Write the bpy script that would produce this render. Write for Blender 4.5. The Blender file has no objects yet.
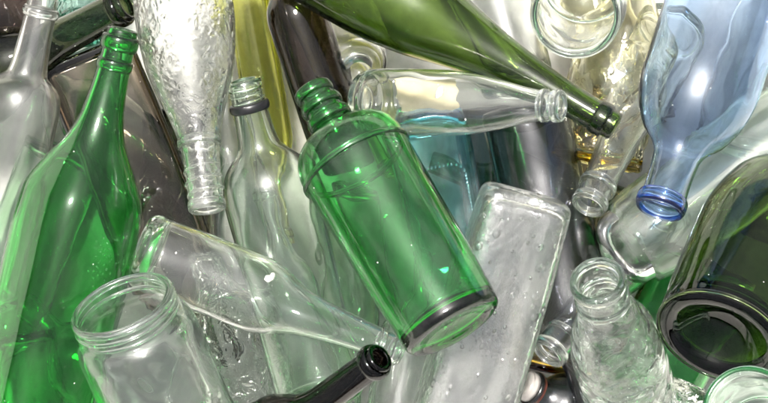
import bpy, bmesh, math, random
from mathutils import Vector, Matrix, noise
random.seed(7)
R = math.radians
sc = bpy.context.scene
COL = sc.collection

# ------------------------------------------------------------------ camera
CAM_H = 1.70
SENSOR, REF_D, REF_W = 36.0, 1.5, 0.53
LENS = SENSOR * REF_D / REF_W
cam = bpy.data.cameras.new('camera')
cam.lens = LENS; cam.sensor_width = SENSOR; cam.clip_start = 0.01; cam.clip_end = 200
camo = bpy.data.objects.new('camera', cam)
camo.location = (0, 0, CAM_H)
COL.objects.link(camo)
sc.camera = camo

def px_size(z):                      # metres covered by one photo pixel at height z
    return (CAM_H - z) * (SENSOR / LENS) / 768.0
def P(px, py, z):
    s = px_size(z)
    return Vector(((px - 384) * s, -(py - 201.5) * s, z))

# ------------------------------------------------------------------ materials
def new_mat(name):
    m = bpy.data.materials.new(name); m.use_nodes = True
    nt = m.node_tree; nt.nodes.clear()
    return m, nt
def N(nt, t, **kw):
    n = nt.nodes.new(t)
    for k, v in kw.items():
        if k in n.inputs: n.inputs[k].default_value = v
        else: setattr(n, k, v)
    return n
def L(nt, a, b): nt.links.new(a, b)
def math_node(nt, op, a, b=None, c=None):
    n = nt.nodes.new('ShaderNodeMath'); n.operation = op
    for i, v in enumerate((a, b, c)):
        if v is None: continue
        if isinstance(v, (int, float)): n.inputs[i].default_value = v
        else: L(nt, v, n.inputs[i])
    return n.outputs[0]
def ramp(nt, src, lo, hi, to0=0.0, to1=1.0):
    n = nt.nodes.new('ShaderNodeMapRange'); n.interpolation_type = 'SMOOTHSTEP'
    n.inputs['From Min'].default_value = lo; n.inputs['From Max'].default_value = hi
    n.inputs['To Min'].default_value = to0; n.inputs['To Max'].default_value = to1
    L(nt, src, n.inputs['Value'])
    return n.outputs['Result']

WAVE = {}
def glass(name, trans, rough=0.0, wave=1.0, dust=0.0, emboss=None, ior=1.5, seed=0.0, gloss=.0):
    """trans: colour left after 12 mm of the glass."""
    m, nt = new_mat(name)
    out = N(nt, 'ShaderNodeOutputMaterial')
    co = N(nt, 'ShaderNodeTexCoord')
    mp = N(nt, 'ShaderNodeMapping'); mp.inputs['Location'].default_value = (seed, seed * .7, seed * 1.3)
    L(nt, co.outputs['Object'], mp.inputs['Vector'])
    V = mp.outputs['Vector']
    ms_ = N(nt, 'ShaderNodeMapping'); ms_.inputs['Scale'].default_value = (1, 1, .33); L(nt, V, ms_.inputs['Vector'])
    h = 0.0
    if emboss == 'drops':                       # pressed-in drops and comma shapes
        w = N(nt, 'ShaderNodeTexNoise', Scale=90.0, Detail=0.0); L(nt, V, w.inputs['Vector'])
        mx = N(nt, 'ShaderNodeMixRGB', blend_type='ADD', Fac=0.010); L(nt, V, mx.inputs[1]); L(nt, w.outputs['Color'], mx.inputs[2])
        vo = N(nt, 'ShaderNodeTexVoronoi', Scale=140.0, Randomness=.9); L(nt, mx.outputs[0], vo.inputs['Vector'])
        a = ramp(nt, vo.outputs['Distance'], 0.10, 0.50, 1, 0)
        b = ramp(nt, vo.outputs['Distance'], 0.0, 0.24, 1, 0)
        r = math_node(nt, 'MULTIPLY_ADD', b, -0.75, a)
        h = math_node(nt, 'MULTIPLY', r, 0.00028)
    elif emboss == 'runny':                     # molten rivulets and scattered droplets
        mp2 = N(nt, 'ShaderNodeMapping'); mp2.inputs['Scale'].default_value = (1, 1, .8); L(nt, V, mp2.inputs['Vector'])
        vo = N(nt, 'ShaderNodeTexVoronoi', Scale=120.0); L(nt, mp2.outputs[0], vo.inputs['Vector'])
        cc = N(nt, 'ShaderNodeSeparateColor'); L(nt, vo.outputs['Color'], cc.inputs[0])
        a = math_node(nt, 'DIVIDE', vo.outputs['Distance'], math_node(nt, 'MULTIPLY_ADD', cc.outputs[1], 0.34, 0.08))
        a = ramp(nt, a, 0.45, 1.0, 1, 0)
        a = math_node(nt, 'MULTIPLY', a, math_node(nt, 'GREATER_THAN', cc.outputs[0], 0.35))
        nn = N(nt, 'ShaderNodeTexNoise', Scale=130.0, Detail=3.0, Roughness=.6); L(nt, mp2.outputs[0], nn.inputs['Vector'])
        h = math_node(nt, 'MULTIPLY_ADD', a, 0.0014, h)
        h = math_node(nt, 'MULTIPLY_ADD', nn.outputs['Fac'], 0.0008, h)
    elif emboss == 'lumpy':
        vo = N(nt, 'ShaderNodeTexVoronoi', Scale=95.0, feature='SMOOTH_F1'); L(nt, V, vo.inputs['Vector'])
        h = math_node(nt, 'MULTIPLY_ADD', vo.outputs['Distance'], 0.0016, h)
    elif emboss == 'ripple':
        nn = N(nt, 'ShaderNodeTexNoise', Scale=70.0, Detail=2.0, Distortion=1.5); L(nt, V, nn.inputs['Vector'])
        h = math_node(nt, 'MULTIPLY_ADD', nn.outputs['Fac'], 0.003, h)
    gl = N(nt, 'ShaderNodeBsdfGlass', IOR=ior, Roughness=rough); gl.inputs['Color'].default_value = (1, 1, 1, 1)
    bp = None
    WAVE[name] = wave
    if emboss:
        bp = N(nt, 'ShaderNodeBump', Strength=1.0, Distance=1.0); L(nt, h, bp.inputs['Height'])
        L(nt, bp.outputs[0], gl.inputs['Normal'])
    last = gl.outputs[0]
    if gloss:                                   # greasy film: a wide soft gloss over the clean one
        gg = N(nt, 'ShaderNodeBsdfGlossy', Roughness=.28); gg.inputs['Color'].default_value = (1, 1, 1, 1)
        if bp: L(nt, bp.outputs[0], gg.inputs['Normal'])
        mg = N(nt, 'ShaderNodeMixShader', Fac=gloss); L(nt, last, mg.inputs[1]); L(nt, gg.outputs[0], mg.inputs[2]); last = mg.outputs[0]
    if dust:                                    # dust film and smears
        d1 = N(nt, 'ShaderNodeTexNoise', Scale=75.0, Detail=1.0, Roughness=.6); L(nt, ms_.outputs[0], d1.inputs['Vector'])
        film = ramp(nt, d1.outputs['Fac'], 0.42, 0.70, 0.15 * dust, 1.5 * dust)
        df = N(nt, 'ShaderNodeBsdfDiffuse'); df.inputs['Color'].default_value = (.74, .74, .71, 1)
        tl = N(nt, 'ShaderNodeBsdfTranslucent'); tl.inputs['Color'].default_value = (.74, .74, .71, 1)
        dm = N(nt, 'ShaderNodeMixShader', Fac=.45); L(nt, df.outputs[0], dm.inputs[1]); L(nt, tl.outputs[0], dm.inputs[2])
        ms = N(nt, 'ShaderNodeMixShader'); L(nt, film, ms.inputs[0]); L(nt, last, ms.inputs[1]); L(nt, dm.outputs[0], ms.inputs[2])
        last = ms.outputs[0]
    L(nt, last, out.inputs['Surface'])
    sig = [-math.log(max(c, 1e-4)) / 0.012 for c in trans]
    dn = max(sig)
    if dn > 1:
        va = N(nt, 'ShaderNodeVolumeAbsorption', Density=dn)
        va.inputs['Color'].default_value = tuple(max(0, 1 - s / dn) for s in sig) + (1,)
        L(nt, va.outputs[0], out.inputs['Volume'])
    return m

def solid(name, col, rough=.5, metal=0.0, var=0.15, scale=60.0, bump=0.0003, coat=0.0):
    m, nt = new_mat(name)
    out = N(nt, 'ShaderNodeOutputMaterial'); b = N(nt, 'ShaderNodeBsdfPrincipled')
    b.inputs['Roughness'].default_value = rough; b.inputs['Metallic'].default_value = metal
    b.inputs['Coat Weight'].default_value = coat
    co = N(nt, 'ShaderNodeTexCoord')
    n = N(nt, 'ShaderNodeTexNoise', Scale=scale, Detail=6.0, Roughness=.65); L(nt, co.outputs['Object'], n.inputs['Vector'])
    mr = ramp(nt, n.outputs['Fac'], .3, .7, 1 - var, 1 + var)
    mx = N(nt, 'ShaderNodeVectorMath', operation='SCALE'); mx.inputs[0].default_value = col; L(nt, mr, mx.inputs['Scale'])
    L(nt, mx.outputs[0], b.inputs['Base Color'])
    bp = N(nt, 'ShaderNodeBump', Strength=.6, Distance=bump); L(nt, n.outputs['Fac'], bp.inputs['Height']); L(nt, bp.outputs[0], b.inputs['Normal'])
    L(nt, b.outputs[0], out.inputs['Surface'])
    return m

G = dict(
    green   = glass('emerald_glass', (.005, .34, .013), gloss=.010, dust=.012, wave=.55),
    greenb  = glass('green_bottle_glass', (.008, .40, .022), dust=.024, gloss=.014, wave=.6, seed=3),
    olive   = glass('olive_glass', (.016, .045, .001), gloss=.008, wave=.9, seed=5),
    oliveb  = glass('dark_olive_glass', (.020, .060, .003), wave=.7, seed=8),
    black   = glass('black_brown_glass', (.003, .0014, .0010), wave=.8, seed=2),
    blackg  = glass('black_green_glass', (.004, .007, .001), wave=.6, seed=4),
    smoke   = glass('smoky_grey_glass', (.035, .018, .008), wave=1.0, seed=9),
    navy    = glass('navy_glass', (.03, .06, .10), seed=9.5),
    steel   = glass('dark_grey_glass', (.022, .024, .034), gloss=.05, wave=1.1, seed=11),
    blue    = glass('pale_blue_glass', (.09, .27, .94), gloss=.015, dust=.0, wave=1.1, seed=12),
    teal    = glass('teal_glass', (.08, .58, .76), dust=.13, wave=.9, seed=13),
    aqua    = glass('aqua_green_glass', (.30, .70, .58), emboss='ripple', seed=14),
    clear   = glass('clear_glass', (.90, .94, .91), wave=1.7, gloss=.012, dust=.035, seed=15),
    cleard  = glass('dusty_clear_glass', (.88, .89, .87), dust=.06, gloss=.03, wave=.9, seed=16),
    drops   = glass('drop_embossed_glass', (.90, .92, .89), gloss=.015, dust=.09, emboss='drops', seed=17),
    runny   = glass('runny_textured_glass', (.92, .93, .92), rough=.0, dust=.09, gloss=.10, emboss='runny', seed=18),
    lumpy   = glass('lumpy_clear_glass', (.84, .91, .87), emboss='lumpy', dust=.05, seed=19),
    ripple  = glass('rippled_clear_glass', (.88, .90, .87), emboss='ripple', seed=20),
    palegrn = glass('pale_green_glass', (.70, .90, .72), dust=.03, gloss=.02, wave=1.6, seed=21),
    milky   = glass('milky_green_glass', (.62, .88, .66), dust=.20, gloss=.02, wave=.9, seed=27),
    brown   = glass('deep_brown_glass', (.16, .06, .008), seed=28),
    midgrn  = glass('mid_green_glass', (.30, .74, .32), dust=.04, seed=29),
    lime    = glass('yellow_green_glass', (.50, .52, .03), seed=22),
    straw   = glass('straw_yellow_glass', (.90, .83, .42), seed=23),
    amber   = glass('amber_glass', (.66, .44, .06), seed=24),
    jar     = glass('jar_glass', (.86, .92, .88), wave=2.4, gloss=.03, dust=.03, seed=25),
    jarg    = glass('greenish_jar_glass', (.66, .86, .74), wave=.9, seed=26),
)
M_RUBBER = solid('black_rubber', (.012, .012, .014), .35)
M_WHITECAP = solid('white_enamel', (.40, .37, .35), .3, coat=.4)
M_REDRIM = solid('rust_red_paint', (.14, .035, .02), .4)
M_DIRT = solid('pale_dirt', (.72, .70, .66), .8)
M_LABEL = solid('worn_paper', (.62, .53, .33), .8, var=.12, scale=90)

# ------------------------------------------------------------------ mesh building
def link(name, me, parent=None, mat=None, matrix=None):
    o = bpy.data.objects.new(name, me); COL.objects.link(o)
    if mat: me.materials.append(mat)
    if parent: o.parent = parent
    if matrix is not None: o.matrix_world = matrix
    return o

def interp(pts, t):
    """monotone-ish smooth interpolation of [(t, value...)]"""
    n = len(pts)
    if t <= pts[0][0]: return pts[0][1]
    if t >= pts[-1][0]: return pts[-1][1]
    xs = [p[0] for p in pts]; ys = [p[1] for p in pts]
    d = [(ys[i+1]-ys[i]) / (xs[i+1]-xs[i]) for i in range(n-1)]
    m = [0.0]*n
    m[0] = d[0]; m[-1] = d[-1]
    for i in range(1, n-1):
        if d[i-1]*d[i] <= 0: m[i] = 0
        else:
            w1 = 2*(xs[i+1]-xs[i])+(xs[i]-xs[i-1]); w2 = (xs[i+1]-xs[i])+2*(xs[i]-xs[i-1])
            m[i] = (w1+w2)/(w1/d[i-1]+w2/d[i])
    for i in range(n-1):
        if xs[i] <= t <= xs[i+1]:
            h = xs[i+1]-xs[i]; u = (t-xs[i])/h
            return ((1+2*u)*(1-u)**2*ys[i] + u*(1-u)**2*h*m[i] + u*u*(3-2*u)*ys[i+1] + u*u*(u-1)*h*m[i+1])

def shape_pt(r, th, dep, n):
    c, s = math.cos(th), math.sin(th)
    if abs(n-2) < 1e-3: return r*c, r*dep*s
    # polar superellipse
    k = (abs(c)**n + abs(s)**n) ** (-1.0/n)
    return r*k*c, r*dep*k*s

QI, QO = Vector((31.7, 4.2, 8.1)), Vector((0, 0, 0))
def loft(rings, segs, disp=None, wave=0.0, off=0.0):
    """rings: list of (s, r, dep, n, outer?) ; r==0 gives a pole. open chain of rings first..last are poles or loop closes."""
    bm = bmesh.new()
    rows = []
    for (s, r, dep, n, outer) in rings:
        if r <= 1e-6:
            rows.append([bm.verts.new((0, 0, s))]); continue
        row = []
        for k in range(segs):
            th = 2*math.pi*k/segs
            rr = r * (disp(th, s) if (disp and outer) else 1.0)
            x, y = shape_pt(rr, th, dep, n)
            if wave:
                q = Vector((x*26+off, y*26, s*20)); q2 = Vector((x*75, y*75+off, s*55))
                e = wave*(.00055*noise.noise(q + (QI if not outer else QO)) + .00013*noise.noise(q2 + (QI if not outer else QO)))
                e *= min(1, r/.02)
                x += e*math.cos(th); y += e*math.sin(th)
            row.append(bm.verts.new((x, y, s)))
        rows.append(row)
    def join(a, b):
        if len(a) == 1 and len(b) == 1: return
        for k in range(segs):
            k2 = (k+1) % segs
            if len(a) == 1: bm.faces.new((a[0], b[k2], b[k]))
            elif len(b) == 1: bm.faces.new((a[k], a[k2], b[0]))
            else: bm.faces.new((a[k], a[k2], b[k2], b[k]))
    for i in range(len(rows)-1): join(rows[i], rows[i+1])
    if len(rows[0]) > 1 and len(rows[-1]) > 1: join(rows[-1], rows[0])
    bmesh.ops.recalc_face_normals(bm, faces=bm.faces[:])
    if bm.calc_volume(signed=True) < 0:
        bmesh.ops.reverse_faces(bm, faces=bm.faces[:])
    for f in bm.faces: f.smooth = True
    me = bpy.data.meshes.new('glass'); bm.to_mesh(me); bm.free()
    return me

def ring_mesh(s0, s1, r_in, r_out, segs=96, bulge=.5):
    """closed ring of glass with rounded outer face"""
    h = s1-s0; mid = (s0+s1)/2
    pts = []
    k = 14
    for i in range(k+1):
        a = -math.pi/2 + math.pi*i/k
        e = bulge
        ca, sa = math.cos(a), math.sin(a)
        x = r_in + (r_out-r_in) * (abs(ca)**(e) if ca > 1e-6 else 0)
        pts.append((mid + h/2*(abs(sa)**.9)*(1 if sa > 0 else -1), x, 1, 2, False))
    pts[0] = (s0, r_in, 1, 2, False); pts[-1] = (s1, r_in, 1, 2, False)
    return loft(pts, segs)

def helix_mesh(s0, s1, r, turns, rad):
    bm = bmesh.new(); n = int(60*turns); rows = []
    for i in range(n+1):
        u = i/n; a = 2*math.pi*turns*u
        taper = min(1, u*10, (1-u)*10); rr = rad*max(.08, taper)
        c = Vector((r*math.cos(a), r*math.sin(a), s0+(s1-s0)*u)); e = Vector((math.cos(a), math.sin(a), 0)); z = Vector((0, 0, 1))
        rows.append([bm.verts.new(c + e*rr*math.cos(b) + z*rr*.9*math.sin(b)) for b in [2*math.pi*j/10 for j in range(10)]])
    for i in range(n):
        for j in range(10):
            bm.faces.new((rows[i][j], rows[i][(j+1) % 10], rows[i+1][(j+1) % 10], rows[i+1][j]))
    bm.faces.new(rows[0]); bm.faces.new(rows[-1])
    bmesh.ops.recalc_face_normals(bm, faces=bm.faces[:])
    for f in bm.faces: f.smooth = True
    me = bpy.data.meshes.new('thread'); bm.to_mesh(me); bm.free(); return me

def frame(mouth, base, roll=0):
    """matrix with +Z from base to mouth, X across the picture"""
    a = (mouth-base).normalized()
    v = (Vector((0, 0, CAM_H)) - (mouth+base)/2).normalized()
    x = v.cross(a)
    if x.length < .15: x = Vector((0, 1, .2)).cross(a)
    x.normalize(); y = a.cross(x)
    m = Matrix((x, y, a)).transposed().to_4x4()
    m.translation = base
    return m @ Matrix.Rotation(R(roll), 4, 'Z')

def bottle(name, label, cat, mouth, base, prof, mat, wall=2.6, base_t=6.0, punt=5.0, corner=4.0, dep=None, sec=None,
           roll=0, segs=96, lip=None, lips=(), thread=None, disp=None, group=None, rings=70, shoulder_cut=True):
    """mouth/base: (px, py, z). prof: [(t, radius px)] t 0 base .. 1 mouth. wall etc in mm.
    lips: list of (name, t0, t1, extra_px) glass rings round the neck.  thread: (t0, t1, turns, px)."""
    m3, b3 = P(*mouth), P(*base)
    Ln = (m3-b3).length
    zt = lambda t: base[2] + (mouth[2]-base[2])*t
    w = wall*1e-3; bt = base_t*1e-3; pu = punt*1e-3; co = corner*1e-3
    rad = lambda t: interp(prof, t) * px_size(zt(t))
    depf = (lambda t: interp(dep, t)) if isinstance(dep, list) else (lambda t: dep or 1.0)
    secf = (lambda t: interp(sec, t)) if isinstance(sec, list) else (lambda t: sec or 2.0)
    rg = []
    r0 = rad(0.0); d0, n0 = depf(0), secf(0)
    # outer underside: punt, bearing ring, heel
    rg.append((pu, 0, d0, n0, False))
    for i in range(1, 9):
        u = i/9; rg.append((pu*(1-u**2.4), (r0-co)*.90*u, d0, n0, False))
    rg.append((0.0, (r0-co)*.90, d0, n0, False))
    for i in range(0, 9):
        a = -math.pi/2 + (math.pi/2)*i/8
        rr = r0 - co + co*math.cos(a)
        rg.append((co + co*math.sin(a), rr, d0, n0, False))
    t_start = co/Ln
    lipr = min(.0012, w*.45)
    for i in range(1, rings+1):
        t = t_start + (1-t_start-lipr/Ln)*i/rings
        rg.append((t*Ln, rad(t), depf(t), secf(t), True))
    rt = rad(1.0); dd, nn = depf(1.0), secf(1.0)
    for i in range(1, 8):
        a = math.pi*i/8
        rg.append((Ln - lipr + lipr*math.sin(a), rt - w/2 + w/2*math.cos(a), dd, nn, False))
    tb = (bt+pu*.3)/Ln
    ico = min(co*1.2, r0*.8)
    def inner(t):
        return max(rad(t)-w, rad(t)*.35)
    t_in = (bt + ico)/Ln
    for i in range(0, rings+1):
        t = (1 - lipr/Ln) + (t_in - (1 - lipr/Ln))*i/rings
        rg.append((t*Ln, inner(t), depf(t), secf(t), False))
    ri = inner(t_in)
    for i in range(1, 7):
        a = (math.pi/2)*i/6
        rg.append((bt + ico - ico*math.sin(a), ri - ico + ico*math.cos(a), d0, n0, False))
    for i in range(1, 8):
        u = 1-i/8; rg.append((bt + pu*(1-u**2.2), (ri-ico)*u, d0, n0, False))
    rg.append((bt+pu, 0, d0, n0, False))
    root = bpy.data.objects.new(name, None); COL.objects.link(root)
    root.empty_display_size = .02
    root['label'] = label; root['category'] = cat
    if group: root['group'] = group
    root.matrix_world = frame(m3, b3, roll)
    me = loft(rg, segs, disp, WAVE.get(mat.name, 1.0), random.uniform(0, 50))
    part(root, 'body', me, mat)
    for (nm, t0, t1, ex) in lips:
        tm = (t0+t1)/2; e = ex*px_size(zt(tm))
        rr = min(rad(t0), rad(t1))
        part(root, nm, ring_mesh(t0*Ln, t1*Ln, rr-.0006, rr+e), mat)
    if thread:
        t0, t1, turns, ex = thread
        part(root, 'screw_thread', helix_mesh(t0*Ln, t1*Ln, rad((t0+t1)/2), turns, ex*px_size(zt(1))), mat)
    root['_len'] = Ln
    return root

def part(root, name, me, mat):
    o = bpy.data.objects.new(name, me); COL.objects.link(o)
    me.materials.append(mat); o.parent = root
    return o

# ------------------------------------------------------------------ the bottles (photo pixels, heights in metres)
WINE = [(0, 1.0), (.5, 1.0), (.62, .97), (.70, .70), (.76, .42), (.82, .34), (1, .32)]
def scaled(p, k): return [(t, r*k) for t, r in p]

# big emerald bottle, left
b = bottle('glass_bottle', 'tall emerald green bottle with squarish shoulders and embossed crest, leaning at the left edge', 'bottle',
    (123, 29, .245), (22, 452, .205),
    [(0, 52), (.25, 54), (.50, 55.5), (.60, 53.5), (.68, 42), (.75, 27.5), (.82, 20.5), (.90, 17), (1, 15.5)], G['green'],
    sec=[(0, 3.6), (.6, 3.5), (.72, 2.5), (.8, 2), (1, 2)], roll=33, wall=3.0, corner=8,
    lips=[('lip', .950, .985, 3.5), ('collar', .905, .930, 2.2)])
# the crest: small beads pressed out of the shoulder panel
def crest(root, mat, r_surf, s_mid, ang, w, h):
    bm = bmesh.new()
    rng = random.Random(3)
    for i in range(80):
        u, v = rng.uniform(-1, 1), rng.uniform(-1, 1)
        if u*u+v*v > 1 or (.55 < u*u+v*v < .8): continue
        a = ang + u*w/r_surf
        k = (abs(math.cos(a))**3.5+abs(math.sin(a))**3.5)**(-1/3.5)
        p = Vector((r_surf*k*math.cos(a), r_surf*k*math.sin(a), s_mid+v*h))
        mm = Matrix.Translation(p) @ Matrix.Scale(rng.uniform(.0004, .0009), 4)
        bmesh.ops.create_icosphere(bm, subdivisions=1, radius=1.0, matrix=mm)
    for f in bm.faces: f.smooth = True
    me = bpy.data.meshes.new('crest'); bm.to_mesh(me); bm.free()
    part(root, 'embossed_crest', me, mat)
crest(b, G['green'], 55.5*px_size(.22), b['_len']*.50, R(96), .015, .016)

# clear bottle top left corner
bottle('glass_bottle', 'dusty clear bottle with rounded shoulders in the upper left corner, neck pointing up', 'bottle',
    (50, -30, .19), (-22, 300, .15),
    [(0, 38), (.4, 40), (.58, 40), (.635, 37.5), (.665, 31), (.685, 21), (.72, 18.5), (.85, 16), (1, 14)], G['cleard'],
    lips=[('collar', .86, .89, 3), ('lip', .95, .99, 3)])
# smoky rectangular bottle behind the emerald one
bottle('glass_bottle', 'smoky grey rectangular bottle lying flat behind the emerald neck, its flat base upward', 'bottle',
    (215, 365, .085), (84, 50, .125), [(0, 48), (.3, 48), (.7, 46), (.8, 25), (.86, 16), (1, 15)], G['smoke'],
    dep=[(0, .48), (.7, .48), (.85, 1), (1, 1)], sec=[(0, 6), (.7, 6), (.85, 2), (1, 2)], corner=3, punt=3,
    lips=[('lip', .95, .99, 3)])
# dark green neck pointing up right
bottle('wine_bottle', 'blackish green wine bottle whose long neck points up beside the emerald lip', 'bottle',
    (128, 3, .175), (-150, 150, .06), [(0, 44), (.5, 44), (.62, 38), (.70, 25), (.78, 19), (1, 17)], G['blackg'], punt=18,
    lips=[('lip', .955, .985, 3.5)])
bottle('glass_jar', 'aqua green rippled jar peeping out at the top between dark necks', 'jar',
    (84, -75, .05), (84, 32, .10), [(0, 31), (.8, 32), (.9, 27), (1, 27)], G['aqua'], lips=[('lip', .93, .98, 2)])
bottle('glass_bottle', 'dark brown bottle at the very top left corner behind the dusty clear neck', 'bottle',
    (62, 62, .10), (-60, -40, .13), scaled(WINE, 36), G['black'], lips=[('lip', .95, .985, 2.5)])

# raindrop embossed clear bottle from the top
bottle('glass_bottle', 'clear bottle covered in embossed raindrops, hanging upside down from the top edge', 'bottle',
    (207.5, 211, .262), (172, -90, .205),
    [(0, 50), (.35, 50), (.50, 46), (.60, 38), (.70, 27), (.78, 20.5), (.80, 19.5), (1, 17)], G['drops'], wall=3.2,
    lips=[('collar', .765, .795, 3.0), ('lip', .965, .998, 2.2)], thread=(.855, .955, 2.6, 1.9))
# clear bottle with black ring
b = bottle('glass_bottle', 'clear round shouldered bottle with a black ring round its neck', 'bottle',
    (243, 80, .205), (322, 400, .155),
    [(0, 44), (.45, 47), (.62, 48), (.69, 46), (.74, 39), (.775, 28), (.80, 21.5), (.87, 18), (1, 15.5)], G['palegrn'],
    lips=[('lip', .97, .998, 2.2)], thread=(.935, .965, 1.6, 1.5))
Ln = b['_len']; pz = px_size(.2)
part(b, 'neck_ring', ring_mesh(Ln*.905, Ln*.933, 16.2*pz, 20.5*pz), M_RUBBER)
# black-brown wine bottle upper middle
bottle('wine_bottle', 'nearly black brown wine bottle lying behind the green ringed bottle', 'bottle',
    (262, -85, .17), (350, 172, .155), [(0, 31), (.45, 31), (.60, 30.5), (.66, 27), (.70, 20), (.74, 15), (.80, 13.5), (1, 13)], G['black'],
    punt=14, lips=[('lip', .95, .985, 2.5)])

# green centre bottle
bottle('glass_bottle', 'bright green cylindrical bottle with ringed neck and dark thick base, on top in the centre', 'bottle',
    (311, 88, .225), (455, 329, .292),
    [(0, 53), (.18, 55), (.50, 57), (.62, 57.5), (.70, 58), (.735, 56), (.77, 51), (.80, 42), (.820, 25), (.84, 20.5), (.92, 18.5), (1, 16.5)],
    G['greenb'], wall=3.0, base_t=8, punt=7, corner=4.5,
    lips=[('shoulder_bead', .662, .685, 2.2), ('neck_bead', .845, .885, 4.5), ('collar', .905, .94, 4.2), ('lip', .958, .998, 4.0)])

# clear bottle lying across lower left
bottle('glass_bottle', 'clear bottle lying with its round base at the left and neck under the brown mouth', 'bottle',
    (402, 352, .188), (138, 247, .222),
    [(0, 38), (.3, 39), (.44, 39), (.50, 36), (.56, 29), (.62, 23.5), (.80, 17), (.92, 15), (1, 14)], G['clear'], wall=2.4, punt=7, corner=8,
    lips=[('lip', .955, .99, 2.8), ('collar', .90, .925, 2)])
# clear jar lower left
bottle('glass_jar', 'clear wide mouthed jar with screw thread, open mouth up at the lower left', 'jar',
    (121, 303, .278), (188, 452, .218), [(0, 62), (.5, 62), (.74, 62), (.82, 59), (.87, 53.5), (1, 52)], G['jar'], wall=3.0, segs=128,
    lips=[('lip', .962, .998, 2.6)], thread=(.885, .955, 1.7, 2.6))
# brown neck bottom
bottle('wine_bottle', 'black brown wine bottle at the bottom edge, round open mouth facing the camera', 'bottle',
    (381, 357, .29), (186, 501, .165), [(0, 42), (.40, 42), (.52, 39), (.59, 29), (.65, 19.5), (.71, 16.5), (.8, 15.8), (1, 15)], G['black'], wall=3.6, punt=14,
    lips=[('lip', .945, .985, 4.0)])
# runny frosted rectangular bottle
bottle('glass_bottle', 'frosty clear rectangular bottle with droplet texture, square base upward in the middle', 'bottle',
    (420, 560, .17), (528, 193, .205), [(0, 45), (.05, 46), (.35, 48), (.7, 49), (.78, 40), (.84, 20), (1, 16)], G['runny'],
    dep=[(0, .62), (.75, .62), (.85, 1), (1, 1)], sec=[(0, 5.5), (.72, 5.5), (.85, 2), (1, 2)], roll=-14, corner=7, punt=2.5, wall=3.2,
    lips=[('lip', .95, .99, 3)])
# lumpy clear bottle bottom
bottle('glass_bottle', 'clear lumpy bodied bottle standing up with a wide open rim at the bottom right', 'bottle',
    (597, 279, .312), (640, 430, .17),
    [(0, 42), (.3, 46), (.52, 47), (.66, 43), (.76, 34), (.84, 27), (.93, 26), (1, 27)], G['lumpy'], wall=3.2,
    disp=lambda th, s: 1 + (.010*math.sin(7*th+s*60)*math.sin(s*170-2*th) if s < .125 else 0), lips=[('lip', .955, .998, 2.2), ('collar', .86, .895, 2.2)])
# small clear neck behind it
bottle('glass_bottle', 'small clear bottle whose neck pokes out low beside the frosty rectangular bottle', 'bottle',
    (547, 355, .165), (665, 205, .09), [(0, 32), (.4, 32), (.52, 26), (.62, 19), (.9, 17.5), (1, 17)], G['clear'],
    lips=[('lip', .95, .995, 2.6), ('collar', .86, .89, 2.4)])
# big olive base right
bottle('wine_bottle', 'dark olive wine bottle at the right edge showing its deep punted base', 'bottle',
    (812, 118, .155), (719, 340, .285), [(0, 66), (.25, 68), (.44, 67), (.62, 54), (.74, 30), (.82, 19), (1, 17)], G['oliveb'], wall=3.4, punt=20, base_t=11, corner=6,
    segs=128, lips=[('base_ring', .006, .022, 1.2), ('lip', .95, .985, 3)])
# greenish jar rim, lower right corner
bottle('glass_jar', 'greenish clear jar in the lower right corner, only its rim showing', 'jar',
    (748, 410, .352), (764, 440, .255), [(0, 46), (.7, 46), (.85, 45), (1, 45)], G['jarg'], wall=3.0, lips=[('lip', .93, .995, 1.6)])
# pale green big bottle under the blue one
bottle('glass_bottle', 'large pale green bottle lying under the light blue bottle, rounded end at its lower left', 'bottle',
    (960, 15, .13), (606, 262, .155), [(0, 30), (.03, 38), (.08, 46), (.15, 50), (.6, 52), (.72, 44), (.8, 24), (1, 18)], G['milky'], corner=19, punt=1.5, base_t=3.5,
    lips=[('lip', .95, .985, 3)])
# light blue bottle
bottle('glass_bottle', 'light blue bottle with cobalt edges, hanging neck down at the upper right', 'bottle',
    (659, 211, .305), (763, -110, .225),
    [(0, 57), (.25, 59), (.50, 60), (.62, 60), (.70, 55), (.765, 44), (.815, 28), (.845, 24), (.93, 22.5), (1, 24)], G['blue'], wall=1.5, segs=128,
    lips=[('lip', .955, .995, 3.2)])
# olive wine bottle top
bottle('wine_bottle', 'olive green wine bottle slanting down across the top, mouth pointing lower right', 'bottle',
    (616, 127, .225), (290, -62, .19), [(0, 53), (.25, 52), (.40, 46), (.52, 35), (.62, 27), (.74, 20.5), (.86, 16.5), (1, 14.5)], G['olive'], wall=3.2, punt=18,
    lips=[('lip', .935, .975, 3.0)])
# clear horizontal bottle
bottle('glass_bottle', 'clear bottle lying sideways under the olive wine bottle, open mouth at its right end', 'bottle',
    (562, 106, .285), (358, 101, .215),
    [(0, 31), (.15, 33.5), (.45, 33.5), (.57, 31), (.70, 25.5), (.83, 18), (.91, 15), (1, 14)], G['clear'], corner=8, punt=5,
    lips=[('lip', .955, .998, 3.0), ('collar', .90, .935, 2.4)])
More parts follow.
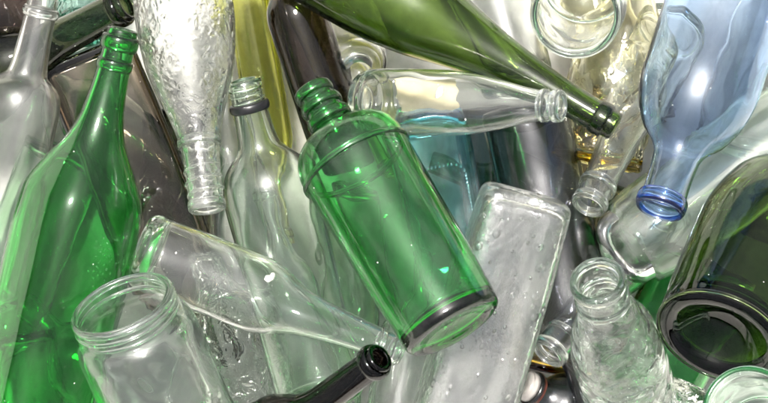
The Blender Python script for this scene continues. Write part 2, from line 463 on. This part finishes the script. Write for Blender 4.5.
# teal square bottle
b = bottle('glass_bottle', 'teal blue square bottle with embossed panel, wedged between green and frosty bottles', 'bottle',
    (466, 330, .105), (428, 112, .15), [(0, 38), (.4, 39), (.7, 39), (.8, 30), (.86, 17), (1, 16)], G['teal'],
    dep=1.0, sec=[(0, 5), (.7, 5), (.86, 2), (1, 2)], corner=6, punt=3, lips=[('lip', .95, .99, 3)])
def bead_panel(root, mat, r, t0, t1, half):
    bm = bmesh.new(); Ln = root['_len']; pts = []; s0, s1 = t0*Ln, t1*Ln
    step = .0026; c = .009
    nx = int(2*(half-c)/step); nz = int((s1-s0-2*c)/step)
    for i in range(nx+1):
        x = -half+c + 2*(half-c)*i/nx; pts += [(x, s0), (x, s1)]
    for i in range(nz+1):
        z = s0+c + (s1-s0-2*c)*i/nz; pts += [(-half, z), (half, z)]
    for k in range(1, 4):
        a = math.pi/2*k/4
        for sx in (-1, 1):
            pts += [(sx*(half-c+c*math.sin(a)), s0+c-c*math.cos(a)), (sx*(half-c+c*math.sin(a)), s1-c+c*math.cos(a))]
    for (x, z) in pts:
        bmesh.ops.create_icosphere(bm, subdivisions=2, radius=.0011, matrix=Matrix.Translation((x, r+.0002, z)))
    for f in bm.faces: f.smooth = True
    me = bpy.data.meshes.new('panel'); bm.to_mesh(me); bm.free()
    part(root, 'embossed_panel', me, mat)
bead_panel(b, G['teal'], 39*px_size(.14), .20, .72, .0188)
# dark grey bottle with silver streak
bottle('glass_bottle', 'dark grey round bottle with silvery sheen under the clear sideways bottle', 'bottle',
    (598, 440, .130), (524, 110, .135), scaled([(0, 1), (.55, 1), (.66, .9), (.74, .5), (.8, .38), (1, .34)], 44), G['steel'], punt=10,
    lips=[('lip', .95, .985, 3)])
bottle('glass_bottle', 'dark navy bottle squeezed between the teal bottle and the silvery dark grey one', 'bottle',
    (494, 350, .05), (490, 112, .075), scaled(WINE, 25), G['navy'], lips=[('lip', .95, .985, 3)])
# clear jar top right
bottle('glass_jar', 'clear round jar at the top right, open mouth facing straight up', 'jar',
    (575, 16, .255), (586, -22, .165), [(0, 47), (.7, 48), (.84, 46), (.9, 43), (1, 43)], G['jar'], wall=3.0, segs=128, lips=[('lip', .95, .998, 2.6)])
# quilted straw bottle
bottle('glass_bottle', 'straw yellow bottle with a diamond quilted body beside the light blue bottle', 'bottle',
    (652, -95, .12), (596, 165, .12), [(0, 46), (.40, 47), (.52, 44), (.60, 30), (.68, 20), (.8, 16), (1, 14)], G['straw'], segs=160, rings=150,
    disp=lambda th, s: 1 + (-.035*(abs(math.sin(4*th+s*110))*abs(math.sin(4*th-s*110)))**.5 if s < .09 else 0), lips=[('lip', .95, .985, 3)])
# clear neck right
bottle('glass_bottle', 'clear bottle with silvery neck pointing down between the olive mouth and blue mouth', 'bottle',
    (588, 207, .185), (672, 25, .085), [(0, 34), (.35, 34), (.48, 29), (.58, 22), (.8, 18), (1, 16)], G['clear'],
    lips=[('lip', .955, .995, 2.6), ('collar', .87, .91, 2.6)])
# round bottle bottom
bottle('glass_bottle', 'round clear bottle end behind the sideways clear bottle and the olive one', 'bottle',
    (330, -20, .05), (359, 72, .165), [(0, 24), (.06, 29), (.14, 32), (.5, 33), (.65, 25), (.75, 14), (1, 12)], G['cleard'], corner=8, punt=6,
    lips=[('lip', .95, .985, 2.5)])
# yellow green
bottle('wine_bottle', 'yellow green bottle in the gap between the raindrop bottle and the black brown one', 'bottle',
    (290, 245, .06), (240, -40, .085), scaled(WINE, 22), G['lime'], lips=[('lip', .95, .985, 2.5)])
bottle('wine_bottle', 'yellowish olive bottle deep behind the top of the black brown bottle', 'bottle',
    (400, 170, .04), (290, -40, .07), scaled(WINE, 33), G['lime'], lips=[('lip', .95, .985, 2.5)])
bottle('glass_bottle', 'slim clear bottle behind the embossed raindrop neck and the black ringed neck', 'bottle',
    (222, 60, .10), (240, 300, .10), scaled(WINE, 27), G['clear'], lips=[('lip', .95, .985, 2.5)])
# below the lying bottle
bottle('glass_bottle', 'greenish clear bottle deep below the lying clear neck at the bottom', 'bottle',
    (262, 190, .085), (334, 450, .09), scaled(WINE, 33), G['palegrn'], lips=[('lip', .95, .985, 2.5)])
bottle('glass_bottle', 'slim clear bottle at the bottom between the brown mouth and the frosty rectangular bottle', 'bottle',
    (425, 250, .11), (385, 470, .12), scaled(WINE, 30), G['clear'], lips=[('lip', .95, .985, 2.5)])
bottle('glass_bottle', 'light green bottle glimpsed between the black ringed body and the bright green body', 'bottle',
    (352, 440, .06), (352, 190, .07), scaled(WINE, 27), G['midgrn'], lips=[('lip', .95, .985, 2.5)])
bottle('glass_bottle', 'clear ridged bottle squeezed under the wide mouthed jar', 'bottle',
    (205, 250, .135), (262, 430, .115), [(0, 42), (.4, 44), (.62, 42), (.75, 24), (.85, 16), (1, 15)], G['ripple'], segs=128, rings=110,
    disp=lambda th, s: 1 + .03*math.sin(12*th+s*40), lips=[('lip', .95, .985, 2.5)])
# amber
bottle('glass_bottle', 'amber bottle deep in the gap right of the frosty rectangular bottle', 'bottle',
    (600, 90, .04), (540, 372, .05), scaled(WINE, 34), G['amber'], lips=[('lip', .95, .985, 2.5)])
# dark bottle with white cap
b = bottle('glass_bottle', 'dark smoky bottle with a white red rimmed cap at the bottom edge', 'bottle',
    (524, 384, .13), (680, 470, .06), [(0, 36), (.5, 36), (.72, 35), (.82, 30), (.9, 17), (1, 15)], G['steel'], wall=3,
    lips=[('collar', .93, .96, 2.5)])
Ln = b['_len']; pz = px_size(.13)
cp = part(b, 'bottle_cap', ring_mesh(Ln-.009, Ln+.0015, 1e-4, 15.5*pz, bulge=.25), M_WHITECAP)
cr = part(b, 'cap_rim', ring_mesh(Ln-.0125, Ln-.0092, 14.5*pz, 16.5*pz), M_REDRIM); 
cr.parent = cp
# green below
bottle('glass_bottle', 'vivid green bottle deep under the dark olive base and the lumpy clear bottle', 'bottle',
    (570, 530, .085), (712, 262, .095), scaled(WINE, 52), G['green'], lips=[('lip', .95, .985, 2.5)])
bottle('glass_bottle', 'clear rippled bottle at the bottom beside the greenish jar rim', 'bottle',
    (640, 500, .19), (694, 386, .195), [(0, 26), (.5, 28), (.7, 22), (.8, 13), (1, 12)], G['ripple'], lips=[('lip', .95, .985, 2.5)])
# top clear ones
bottle('glass_bottle', 'clear bottle at the top edge between the olive wine bottle and the round jar', 'bottle',
    (455, -170, .10), (520, 88, .135), scaled(WINE, 36), G['clear'], corner=9, lips=[('lip', .95, .985, 2.5)])
bottle('glass_bottle', 'clear bottle at the right edge behind the light blue body', 'bottle',
    (800, -60, .11), (742, 150, .06), scaled(WINE, 40), G['clear'], lips=[('lip', .95, .985, 2.5)])
bottle('wine_bottle', 'brown bottle at the right edge just above the dark olive bottle', 'bottle',
    (905, 240, .08), (740, 205, .06), scaled(WINE, 30), G['black'], lips=[('lip', .95, .985, 2.5)])
# lowest layer
low = [
    ('added light green bottle lying lowest beneath the tall emerald bottle', (-60, 430), (70, 150), 42, 'midgrn'),  # added to dim and tint the ground glow through the emerald glass
    ('light green bottle lying on the ground in the lower left corner', (60, 560), (20, 330), 38, 'midgrn'),
    ('deep brown bottle lying low between the silvery dark bottle and the clear downward neck', (612, 330), (578, 118), 27, 'brown'),
    ('pale green bottle lying on the ground under the smoky rectangular bottle', (20, 60), (200, 190), 38, 'palegrn'),
    ('dark wine bottle lying lowest under the smoky rectangular bottle and raindrop neck', (170, 330), (180, 110), 34, 'blackg'),
    ('clear bottle lying on the ground beneath the lower left jar', (20, 300), (170, 440), 40, 'clear'),
    ('straw yellow bottle lying on the ground beneath the upper right jar', (560, -80), (640, 130), 40, 'straw'),
    ('dark olive bottle lying lowest beneath the silvery dark grey bottle', (430, 160), (640, 230), 36, 'oliveb'),
]
for (lb, m, bs, r, mt) in low:
    zz = r*px_size(.03)+.001
    bottle('glass_bottle', lb, 'bottle', m+(zz,), bs+(zz,), scaled(WINE, r), G[mt], segs=64, rings=50)

# torn cardboard seen through the sideways clear bottle
def cardboard(c, w, h, rz):
    bm = bmesh.new(); rng = random.Random(5); n = 10
    out = []
    for i in range(4*n):
        k, u = divmod(i, n); u /= n
        x, y = [(-1+2*u, -1), (1, -1+2*u), (1-2*u, 1), (-1, 1-2*u)][k]
        out.append((x*w/2*rng.uniform(.90, 1.03), y*h/2*rng.uniform(.88, 1.04)))
    top = [bm.verts.new((x, y, .0016 + .004*math.sin(x*60))) for x, y in out]
    bot = [bm.verts.new((x, y, .004*math.sin(x*60))) for x, y in out]
    bm.faces.new(top); bm.faces.new(bot[::-1])
    for i in range(4*n): bm.faces.new((bot[i], bot[(i+1) % (4*n)], top[(i+1) % (4*n)], top[i]))
    bmesh.ops.triangulate(bm, faces=bm.faces[:])
    me = bpy.data.meshes.new('cardboard'); bm.to_mesh(me); bm.free()
    o = link('cardboard_scrap', me, None, M_LABEL); o.location = c; o.rotation_euler = (.15, .1, rz)
    o['label'] = 'torn scrap of tan cardboard seen through the sideways clear bottle'; o['category'] = 'cardboard'
cardboard(P(428, 92, .180), .046, .030, .12)

# white crumbs of dirt stuck on some bottles
def crumbs(root, prof_r, n, seed, big=None):
    rng = random.Random(seed); bm = bmesh.new(); Ln = root['_len']
    todo = [(rng.uniform(.06, .92), rng.uniform(25, 155), rng.uniform(.0002, .0002+.0006*rng.random())) for _ in range(n)]
    if big: todo += big
    body = [c for c in root.children if c.name.startswith('body')][0]
    for (t, deg, sz) in todo:
        a = R(deg); d = Vector((math.cos(a), math.sin(a), 0)); s0 = Vector((0, 0, t*Ln))
        ok, hit, nor, fi = body.ray_cast(s0 + d*.2, -d)
        if not ok: continue
        q = nor.to_track_quat('Z', 'Y').to_matrix().to_4x4()
        mm = Matrix.Translation(hit) @ q @ Matrix.Diagonal((sz*rng.uniform(.8, 1.6), sz*rng.uniform(.6, 1.1), sz*.5, 1))
        r = bmesh.ops.create_icosphere(bm, subdivisions=2, radius=1.0, matrix=mm)
        for v in r['verts']: v.co += Vector((rng.uniform(-1, 1), rng.uniform(-1, 1), rng.uniform(-1, 1)))*sz*.18
    for f in bm.faces: f.smooth = True
    me = bpy.data.meshes.new('crumbs'); bm.to_mesh(me); bm.free()
    o = part(root, 'dirt_crumbs', me, M_DIRT); o['kind'] = 'stuff'
bpy.context.view_layer.update()
for key, n_, sd, bg_ in (('emerald', 16, 1, None), ('smoky grey rect', 26, 2, None), ('bright green cyl', 7, 3, None), ('lying with its round base', 16, 4, [(.445, 62, .0028), (.455, 56, .0022)]),
                  ('lying sideways under', 10, 5, [(.48, 70, .0026), (.47, 76, .0022)]), ('light blue', 8, 6, None), ('nearly black brown', 5, 7, None), ('dark olive wine', 8, 8, None), ('raindrops', 8, 9, None)):
    for o in list(sc.objects):
        if key in o.get('label', ''): crumbs(o, None, n_, sd, bg_)

# ------------------------------------------------------------------ ground
bm = bmesh.new()
n = 60; S = 12.0
vs = [[bm.verts.new(((i/n-.5)*S, (j/n-.5)*S, 0)) for j in range(n+1)] for i in range(n+1)]
for i in range(n):
    for j in range(n): bm.faces.new((vs[i][j], vs[i+1][j], vs[i+1][j+1], vs[i][j+1]))
me = bpy.data.meshes.new('ground'); bm.to_mesh(me); bm.free()
g = link('ground', me, None, solid('pale_concrete', (.46, .45, .42), .85, var=.3, scale=14, bump=.002))
g['kind'] = 'structure'

# ------------------------------------------------------------------ light
w = bpy.data.worlds.new('World'); sc.world = w; w.use_nodes = True
nt = w.node_tree; nt.nodes.clear()
out = N(nt, 'ShaderNodeOutputWorld'); bg = N(nt, 'ShaderNodeBackground', Strength=.05)
sky = N(nt, 'ShaderNodeTexSky'); sky.sky_type = 'NISHITA'; sky.sun_disc = False
SUN_EL, SUN_AZ = R(74), R(-15)            # azimuth clockwise from +Y
sky.sun_elevation = SUN_EL; sky.sun_rotation = SUN_AZ; sky.air_density = 1.0; sky.dust_density = 6.0; sky.ozone_density = .6
hs = N(nt, 'ShaderNodeHueSaturation', Saturation=.25); L(nt, sky.outputs[0], hs.inputs['Color'])
L(nt, hs.outputs[0], bg.inputs['Color']); L(nt, bg.outputs[0], out.inputs['Surface'])
sun = bpy.data.lights.new('sun', 'SUN'); sun.energy = 3.4; sun.angle = R(11); sun.color = (1, .96, .9)
so = bpy.data.objects.new('sun', sun); COL.objects.link(so)
d = Vector((math.sin(SUN_AZ)*math.cos(SUN_EL), math.cos(SUN_AZ)*math.cos(SUN_EL), math.sin(SUN_EL)))
so.rotation_euler = d.to_track_quat('Z', 'Y').to_euler()

# ------------------------------------------------------------------ render settings
sc.render.engine = 'CYCLES'
cy = sc.cycles
cy.max_bounces = 26; cy.transmission_bounces = 26; cy.glossy_bounces = 12; cy.diffuse_bounces = 5; cy.transparent_max_bounces = 16
cy.caustics_reflective = True; cy.caustics_refractive = True; cy.blur_glossy = .6
cy.sample_clamp_indirect = 40; cy.use_denoising = True; cy.use_adaptive_sampling = True; cy.adaptive_threshold = .03; cy.adaptive_min_samples = 16
vs_ = sc.view_settings
vs_.view_transform = 'Standard'; vs_.look = 'None'; vs_.exposure = 1.4; vs_.gamma = 1
